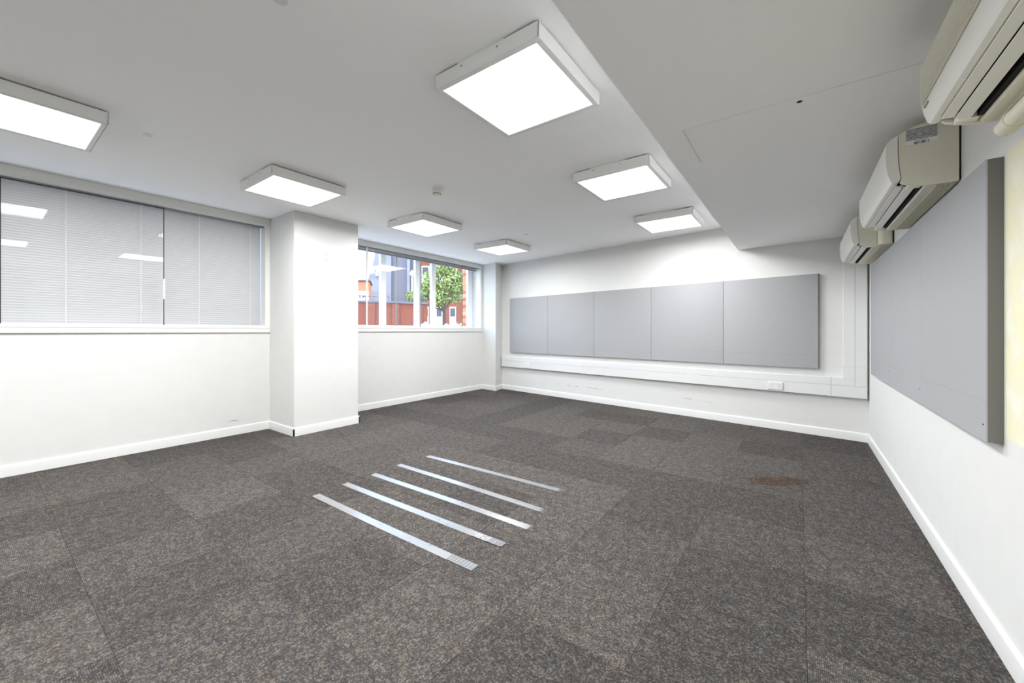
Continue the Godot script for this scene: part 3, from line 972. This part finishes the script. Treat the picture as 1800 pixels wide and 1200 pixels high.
	part(o, "cover", extrude([Vector2(0.006, 0.0), Vector2(0.085, 0.0), Vector2(0.085, -0.045), Vector2(0.078, -0.060), Vector2(0.062, -0.068), Vector2(0.03, -0.068), Vector2(0.012, -0.062), Vector2(0.006, -0.05)], 0.0, 0.30, 50.0), M.cream_plastic)
	part(o, "back_seal", extrude([Vector2(0.0, -0.002), Vector2(0.008, -0.002), Vector2(0.008, -0.056), Vector2(0.0, -0.056)], 0.002, 0.298), M.black_void)

func rating_label(c: Node) -> void:
	# paper rating plate: a grey block of unreadable small print, and a barcode below it
	var n := 128
	var im := Image.create(n, n, false, Image.FORMAT_RGB8)
	im.fill(Color(0.94, 0.94, 0.93))
	var rng := RandomNumberGenerator.new()
	rng.seed = 3
	im.fill_rect(Rect2i(2, 2, 124, 88), Color(0.66, 0.66, 0.67))
	im.fill_rect(Rect2i(2, 2, 124, 3), Color(0.25, 0.25, 0.27))
	for r in 17:
		var x := 6
		while x < 118:
			var k := rng.randi_range(3, 12)
			im.fill_rect(Rect2i(x, 9 + r * 5 - (1 if r > 8 else 0), k, 2), Color(0.42, 0.42, 0.44) if rng.randf() < 0.5 else Color(0.84, 0.84, 0.84))
			x += k + rng.randi_range(2, 6)
	var bx := 34
	while bx < 96:
		var k := rng.randi_range(1, 3)
		im.fill_rect(Rect2i(bx, 104, k, 20), Color(0.12, 0.12, 0.14))
		bx += k + rng.randi_range(1, 4)
	im.fill_rect(Rect2i(40, 96, 50, 3), Color(0.45, 0.45, 0.46))
	var m := mat("rating_label_paper", Color(1, 1, 1), 0.5)
	m.albedo_texture = ImageTexture.create_from_image(im)
	var st := newst()
	var q := [Vector3(0.178, 0.272, 0), Vector3(0.072, 0.272, 0), Vector3(0.072, 0.196, 0), Vector3(0.178, 0.196, 0)]
	var uv := [Vector2(0, 0), Vector2(1, 0), Vector2(1, 1), Vector2(0, 1)]
	for z in [-0.0012, 0.0006]:
		for k in [0, 1, 2, 0, 2, 3]:
			st.set_normal(Vector3(0, 0, -1 if z < 0 else 1))
			st.set_uv(uv[k])
			st.add_vertex(q[k] + Vector3(0, 0, z))
	for k in 4:
		var a: Vector3 = q[k]
		var b: Vector3 = q[(k + 1) % 4]
		face(st, [a + Vector3(0, 0, -0.0012), b + Vector3(0, 0, -0.0012), b + Vector3(0, 0, 0.0006), a + Vector3(0, 0, 0.0006)], (a + b) * 0.5 - Vector3(0.125, 0.234, 0))
	part(c, "rating_label", st.commit(), m).set_meta("label", "paper rating label of small grey print with a barcode")

# ---------------------------------------------------------------- small things on the ceiling
func build_small_things() -> void:
	var t := thing("smoke_alarm", Vector3(-2.69, CEIL, -2.515), "small cream smoke alarm on the ceiling among the light panels", "smoke alarm")
	part(t, "base", lathe([Vector2(0.0, 0.0), Vector2(0.048, 0.0), Vector2(0.048, -0.018), Vector2(0.040, -0.024), Vector2(0.0, -0.024)], 32), M.white_plastic)
	part(t, "sensor_head", lathe([Vector2(0.0, -0.023), Vector2(0.041, -0.026), Vector2(0.044, -0.030), Vector2(0.044, -0.040), Vector2(0.038, -0.046), Vector2(0.030, -0.060), Vector2(0.022, -0.064), Vector2(0.0, -0.065)], 32), M.cream_plastic)
	for k in 10:
		var a := TAU * k / 10
		part(t, "vent_slot", box(Vector3(0.004, 0.007, 0.013), 0.001), M.black_void, Vector3(cos(a) * 0.034, -0.053, sin(a) * 0.034), Vector3(0, -a, 0))
	var labs := ["tiny white blanking cap on the ceiling by the window with closed blinds", "tiny white blanking cap on the ceiling near the corner pier", "tiny white blanking cap on the ceiling between the lights nearest the wall without windows"]
	var i := 0
	for p in [Vector3(-3.522, CEIL, -0.691), Vector3(-2.994, CEIL, -4.436), Vector3(-1.662, CEIL, -0.719)]:
		var c := part(self, "blanking_cap", lathe([Vector2(0.0, -0.006), Vector2(0.020, -0.0055), Vector2(0.026, -0.003), Vector2(0.027, 0.0), Vector2(0.0, 0.0)], 24), M.white_plastic, p)
		tag(c, labs[i], "cap", "ceiling blanking caps")
		i += 1

# ---------------------------------------------------------------- tape on the carpet
func build_tape() -> void:
	# x from, x to, z from, z to, ragged length at each end
	var s := [
		[-2.735, -1.262, -1.411, -1.424, 0.02, 0.0, "tape strip furthest from the pinboards, its end finely ribbed"],
		[-2.755, -1.254, -1.650, -1.668, 0.0, 0.05, "tape strip with a torn puckered end, next to the ribbed-end strip"],
		[-2.752, -1.235, -1.892, -1.908, 0.0, 0.05, "middle one of the five tape strips stuck to the carpet"],
		[-2.770, -1.300, -2.150, -2.145, 0.0, 0.06, "tape strip with a small crack across it, next to the one nearest the pinboards"],
		[-2.745, -1.340, -2.450, -2.492, 0.0, 0.08, "strip of tape nearest the pinboards, ragged towards its end"]]
	for i in 5:
		var q: Array = s[i]
		var rng := RandomNumberGenerator.new()
		rng.seed = 70 + i
		var st := newst()
		var nl := 150
		var nw := 9
		var a := Vector2(q[0], q[2])
		var b := Vector2(q[1], q[3])
		var d := (b - a).normalized()
		var n := Vector2(-d.y, d.x)
		var l := a.distance_to(b)
		var f := FastNoiseLite.new()
		f.seed = 80 + i
		f.frequency = 0.25
		for j in nl:
			for k in nw:
				var t := (j + 0.5) / nl * l
				var keep := 1.0
				if q[4] > 0.0: keep = minf(keep, t / q[4])
				if q[5] > 0.0: keep = minf(keep, (l - t) / q[5])
				var h := 0.5 + 0.5 * f.get_noise_2d(j * 0.6, k * 3.0) * 1.6 + rng.randf_range(-0.22, 0.22)
				if keep < 1.0 and h > keep * 1.15: continue
				if rng.randf() < 0.004: continue
				var lift := 0.0
				if i == 1 and l - t < 0.22: lift = 0.004 * absf(sin(t * 60.0))
				var bow := 0.004 * sin(t / l * PI * 1.3 + i)
				var p := []
				for c in [[0, 0], [1, 0], [1, 1], [0, 1]]:
					var tt: float = (j + c[0]) / float(nl) * l
					var ww: float = (float(k + c[1]) / nw - 0.5) * 0.054
					var g := a + d * tt + n * (ww + bow)
					var rib: float = 0.0022 * ((j + c[0]) % 2) if (i == 0 and l - t < 0.17) or (i == 1 and l - t < 0.12) else 0.0
					p.append(Vector3(g.x, 0.0022 + lift * ((k + c[1]) % 2) * 0.5 + rib, g.y))
				face(st, p, Vector3.UP)
				if j == 0 or j == nl - 1 or k == 0 or k == nw - 1:
					face(st, [p[0], p[1], p[1] - Vector3(0, 0.0015, 0), p[0] - Vector3(0, 0.0015, 0)], Vector3(n.x, 0, n.y) * (-1.0 if k == 0 else 1.0))
		tag(part(self, "tape_strip", st.commit(), M.tape), q[6], "tape", "tape strips on the carpet")

# ---------------------------------------------------------------- outside
func foliage(parent: Node, lobes: Array, count: int, size: float, sd: int, dark: Color, light: Color) -> void:
	var rng := RandomNumberGenerator.new()
	rng.seed = sd
	var st := newst()
	for i in count:
		var lb: Array = lobes[rng.randi() % lobes.size()]
		var v := Vector3(rng.randfn(), rng.randfn(), rng.randfn()).normalized() * pow(rng.randf(), 0.45)
		var p: Vector3 = lb[0] + v * lb[1]
		var nrm := (v + Vector3(rng.randf_range(-0.7, 0.7), rng.randf_range(-0.2, 0.9), rng.randf_range(-0.7, 0.7))).normalized()
		var u := nrm.cross(Vector3(rng.randf(), rng.randf(), rng.randf())).normalized()
		var w := nrm.cross(u)
		var s := size * rng.randf_range(0.7, 1.3)
		var c := dark.lerp(light, rng.randf())
		var q := [p - u * s, p + w * s * 0.45 + nrm * s * 0.15, p + u * s, p - w * s * 0.45 + nrm * s * 0.15]
		for t in [[0, 1, 2], [0, 2, 3]]:
			for k in t:
				st.set_color(c)
				st.set_normal(nrm)
				st.set_uv(Vector2.ZERO)
				st.add_vertex(q[k])
	part(parent, "foliage", st.commit(), M.leaves).set_meta("kind", "stuff")

func tree(at: Vector3, label: String, trunk_h: float, r: float, lobes: Array, count: int, size: float, sd: int, dark: Color, light: Color) -> void:
	var t := thing("tree", at, label, "tree", "")
	var st := newst()
	tube(st, Vector3.ZERO, Vector3(0.05, trunk_h, 0.04), r, r * 0.7, 10)
	part(t, "trunk", st.commit(), M.bark)
	for lb in lobes:
		var b := newst()
		tube(b, Vector3(0.05, trunk_h - 0.05, 0.04), lb[0], r * 0.45, r * 0.12, 7)
		part(t, "branch", b.commit(), M.bark)
	foliage(t, lobes, count, size, sd, dark, light)

func house_window(parent: Node, at: Vector3, turn: float, w: float, h: float) -> void:
	var n := part(parent, "window", box(Vector3(w, h, 0.10), 0.01), M.white_render, at, Vector3(0, turn, 0))
	part(n, "pane", box(Vector3(w * 0.8, h * 0.42, 0.02), 0.004), M.dark_pane, Vector3(0, h * 0.22, 0.05))
	part(n, "pane", box(Vector3(w * 0.8, h * 0.36, 0.02), 0.004), M.white_plastic, Vector3(0, -h * 0.24, 0.05))

func build_outside() -> void:
	tag(struct("ground_outside", span(Vector3(-80, -0.4, -70), Vector3(-5.45, -0.06, 30), 0.0), M.asphalt), "paved yard and street outside the windows", "ground")
	tag(struct("added_bounce_patio", span(Vector3(-9.0, -0.3, -16), Vector3(-5.45, -0.04, 8), 0.0), M.bounce_paving), "added unseen pale paving bouncing daylight in through the windows", "paving")  # unseen pale strip, added to bounce daylight up to the ceiling
	# brick pier of the building beside the clear window
	var bp := thing("brick_pier", Vector3(-5.62, -0.06, -6.30), "orange brick pier standing just outside the clear window", "pier")
	part(bp, "mortar_core", span(Vector3(-0.115, 0, -0.19), Vector3(0.17, 3.4, 0.19), 0.0), M.mortar)
	var rng := RandomNumberGenerator.new()
	rng.seed = 12
	var kinds := [M.brick_orange, M.brick_orange, M.brick_pale, M.brick_dark]
	for c in range(10, 45):
		var y := 0.075 * c
		if c % 2 == 0:
			part(bp, "brick", box(Vector3(0.215, 0.065, 0.1025), 0.004), kinds[rng.randi() % 4], Vector3(-0.012, y, 0.148))
			part(bp, "brick", box(Vector3(0.065, 0.065, 0.1025), 0.004), kinds[rng.randi() % 4], Vector3(0.138, y, 0.148))
		else:
			part(bp, "brick", box(Vector3(0.1025, 0.065, 0.215), 0.004), kinds[rng.randi() % 4], Vector3(-0.068, y, 0.092))
			part(bp, "brick", box(Vector3(0.180, 0.065, 0.1025), 0.004), kinds[rng.randi() % 4], Vector3(0.080, y, 0.148))
	# yard wall
	var a := Vector3(-11.9, 0, -6.4)
	var b := Vector3(-10.45, 0, -9.3)
	var d := (b - a).normalized()
	var yaw := atan2(-d.z, d.x)
	var w := thing("yard_wall", (a + b) * 0.5 + Vector3(0, -0.06, 0), "red brick yard wall with grey coping seen through the clear window", "wall")
	w.rotation.y = yaw
	var l := a.distance_to(b) + 1.0
	part(w, "brickwork", span(Vector3(-l / 2 - 1.5, 0, -0.11), Vector3(l / 2 - 0.5, 2.12, 0.11), 0.005), M.red_brick)
	for k in 6:
		part(w, "pilaster", span(Vector3(-2.7 + 0.78 * k, 0, -0.15), Vector3(-2.46 + 0.78 * k, 2.10, 0.16), 0.005), M.red_brick)
	part(w, "coping", span(Vector3(-l / 2 - 1.5, 2.12, -0.16), Vector3(l / 2 - 0.5, 2.19, 0.16), 0.01), M.grey_metal)
	for k in 14:
		part(w, "railing_post", span(Vector3(-1.6 + 0.24 * k, 2.19, -0.01), Vector3(-1.58 + 0.24 * k, 2.34, 0.01), 0.002), M.grey_metal)
	part(w, "rail", span(Vector3(-1.65, 2.33, -0.015), Vector3(1.6, 2.355, 0.015), 0.002), M.grey_metal)
	# grey gabled building
	var g := thing("grey_building", Vector3(-29.0, -0.06, -22.4), "tall plain grey rendered building with a sloping shoulder beyond the yard wall", "building")
	var dir := Vector3(-0.80, 0, -0.60)          # away from the room
	var side := Vector3(0.60, 0, -0.80)
	g.transform = Transform3D(Basis(side, Vector3.UP, -dir), g.position)
	part(g, "gable_wall", extrude([Vector2(-2.6, 0), Vector2(-2.6, 5.3), Vector2(-1.95, 7.6), Vector2(-1.9, 11.0), Vector2(-0.55, 11.0), Vector2(-0.55, 0)], -6.0, 0.3, 5.0), M.grey_render)
	part(g, "main_wall", span(Vector3(-0.55, 0, -6.0), Vector3(1.05, 10.5, 0.0), 0.02), M.grey_render_dark)
	part(g, "flue", span(Vector3(0.80, 0, -0.05), Vector3(1.05, 10.6, 0.35), 0.02), M.grey_render)
	part(g, "rear_wall", span(Vector3(1.05, 0, -6.0), Vector3(2.35, 9.0, -0.6), 0.02), M.grey_render_dark)
	part(g, "flood_lamp", box(Vector3(0.22, 0.22, 0.2), 0.03), M.white_plastic, Vector3(-1.75, 6.1, 0.36))
	# low brick shed with a painted board, far left
	var sh := thing("brick_shed", Vector3(-27.5, -0.06, -16.6), "low orange brick shed with a graffitied white board beside the grey building", "building")
	sh.transform = Transform3D(Basis(side, Vector3.UP, -dir), sh.position)
	part(sh, "wall", span(Vector3(-4.0, 0, -3.0), Vector3(1.6, 5.0, 0.0), 0.02), M.brick_orange)
	part(sh, "roof", span(Vector3(-4.1, 5.0, -3.1), Vector3(1.7, 5.12, 0.1), 0.02), M.roof_tile)
	var gb := part(sh, "painted_board", span(Vector3(-3.0, 3.35, 0.0), Vector3(1.55, 4.25, 0.06), 0.01), M.white_render)
	for k in 16:
		var st := newst()
		var p := Vector3(-1.9 + 0.2 * k, 3.75 + 0.25 * sin(k * 2.3), 0.08)
		tube(st, p, p + Vector3(0.2 * cos(k * 1.7), 0.32 * sin(k * 2.9 + 1.0), 0.0), 0.045, 0.045, 6)
		part(gb, "spray_stroke", st.commit(), M.graffiti_blue if k % 2 == 0 else M.graffiti_black)
	tree(Vector3(-36.5, -0.06, -21.6), "distant dark green tree behind the brick shed", 5.2, 0.2, [[Vector3(0, 6.6, 0), 1.2], [Vector3(-0.9, 6.1, -0.6), 1.0], [Vector3(1.0, 6.0, 0.7), 1.1], [Vector3(-2.0, 6.3, 0.9), 1.2]], 1500, 0.16, 51, Color(0.05, 0.09, 0.04), Color(0.18, 0.24, 0.12))
	# terrace
	var te := thing("terrace_house", Vector3(-20.24, -0.06, -17.42), "red brick terrace with white bay windows behind the leafy tree", "building")
	te.transform = Transform3D(Basis(Vector3(0.807, 0, -0.591), Vector3.UP, Vector3(0.591, 0, 0.807)), te.position)
	part(te, "wall", span(Vector3(-0.1, 0, -5.0), Vector3(5.6, 6.4, 0.0), 0.02), M.red_brick)
	part(te, "roof", extrude([Vector2(-0.3, 6.4), Vector2(5.8, 6.4), Vector2(5.4, 7.6), Vector2(0.1, 7.6)], -5.1, 0.2, 5.0), M.roof_tile)
	for k in 5:
		house_window(te, Vector3(0.38 + 0.9 * k, 2.15, 0.03), 0.0, 0.42, 1.30)
	for k in 5:
		house_window(te, Vector3(0.38 + 0.9 * k, 4.9, 0.03), 0.0, 0.50, 1.2)
	part(te, "string_course", span(Vector3(-0.25, 3.35, -0.05), Vector3(5.65, 3.45, 0.06), 0.01), M.white_render)
	# trees
	tree(Vector3(-13.1, -0.06, -12.7), "leafy bright green tree outside the clear window", 2.15, 0.10, [[Vector3(0.10, 3.55, -0.10), 0.72], [Vector3(-0.50, 3.35, 0.42), 0.60], [Vector3(0.25, 3.0, -0.45), 0.55], [Vector3(0.05, 4.1, 0.0), 0.55], [Vector3(-0.10, 2.75, 0.25), 0.45], [Vector3(-0.75, 2.9, 0.65), 0.40], [Vector3(-0.75, 2.72, 1.25), 0.27], [Vector3(0.45, 3.45, -0.62), 0.5]], 5200, 0.075, 52, Color(0.10, 0.16, 0.03), Color(0.42, 0.50, 0.14))
	# street lamps
	var lp := thing("street_lamp", Vector3(-15.9, -0.06, -13.17), "slim white street lamp in front of the grey building", "lamp")
	var ls := newst()
	tube(ls, Vector3.ZERO, Vector3(0, 4.05, 0), 0.05, 0.035, 10)
	part(lp, "post", ls.commit(), M.white_render)
	part(lp, "lantern", lathe([Vector2(0.0, 4.32), Vector2(0.05, 4.28), Vector2(0.12, 4.12), Vector2(0.09, 4.04), Vector2(0.0, 4.03)], 12), M.white_render)
	var fa := thing("flood_light", Vector3(-12.15, -0.06, -8.72), "dark angled floodlight on a leaning bracket above the yard wall", "floodlight")
	var fs := newst()
	tube(fs, Vector3(-0.05, 0, -0.05), Vector3(-0.08, 2.3, 0.0), 0.03, 0.03, 8)
	tube(fs, Vector3(-0.08, 2.3, 0.0), Vector3(0.0, 2.68, -0.05), 0.022, 0.022, 8)
	part(fa, "bracket", fs.commit(), M.dark_seal)
	part(fa, "head", box(Vector3(0.12, 0.07, 0.12), 0.02), M.dark_seal, Vector3(0.03, 2.72, -0.06), Vector3(0, 0.6, -0.3))
	# parasol tops in the yard
	for q in [[-9.2, -8.14, 0.30, "white canvas parasol peak in front of the end of the yard wall"], [-10.6, -10.4, 0.34, "white canvas parasol peak standing out beyond the end of the yard wall"], [-8.4, -9.3, 0.30, "white canvas parasol peak below the trunk of the leafy tree"]]:
		var pz := thing("parasol", Vector3(q[0], -0.06, q[1]), q[3], "parasol", "parasols in the yard")
		part(pz, "canopy", lathe([Vector2(q[2] * 1.25, 1.32), Vector2(q[2], 1.355), Vector2(q[2] * 0.3, 1.44), Vector2(0.0, 1.50)], 4), M.canvas_white)
		var ps := newst()
		tube(ps, Vector3.ZERO, Vector3(0, 1.48, 0), 0.02, 0.02, 8)
		part(pz, "pole", ps.commit(), M.grey_metal)
	var bu := thing("shrub", Vector3(-7.75, -0.06, -8.05), "pale green shrub at the foot of the clear window view beside the brick pier", "shrub")
	var bs := newst()
	tube(bs, Vector3.ZERO, Vector3(0, 1.2, 0), 0.03, 0.015, 6)
	part(bu, "stem", bs.commit(), M.bark)
	foliage(bu, [[Vector3(0, 1.30, 0), 0.16], [Vector3(0.05, 1.05, 0.05), 0.22], [Vector3(-0.05, 1.2, -0.08), 0.18]], 420, 0.035, 53, Color(0.22, 0.32, 0.16), Color(0.55, 0.65, 0.42))
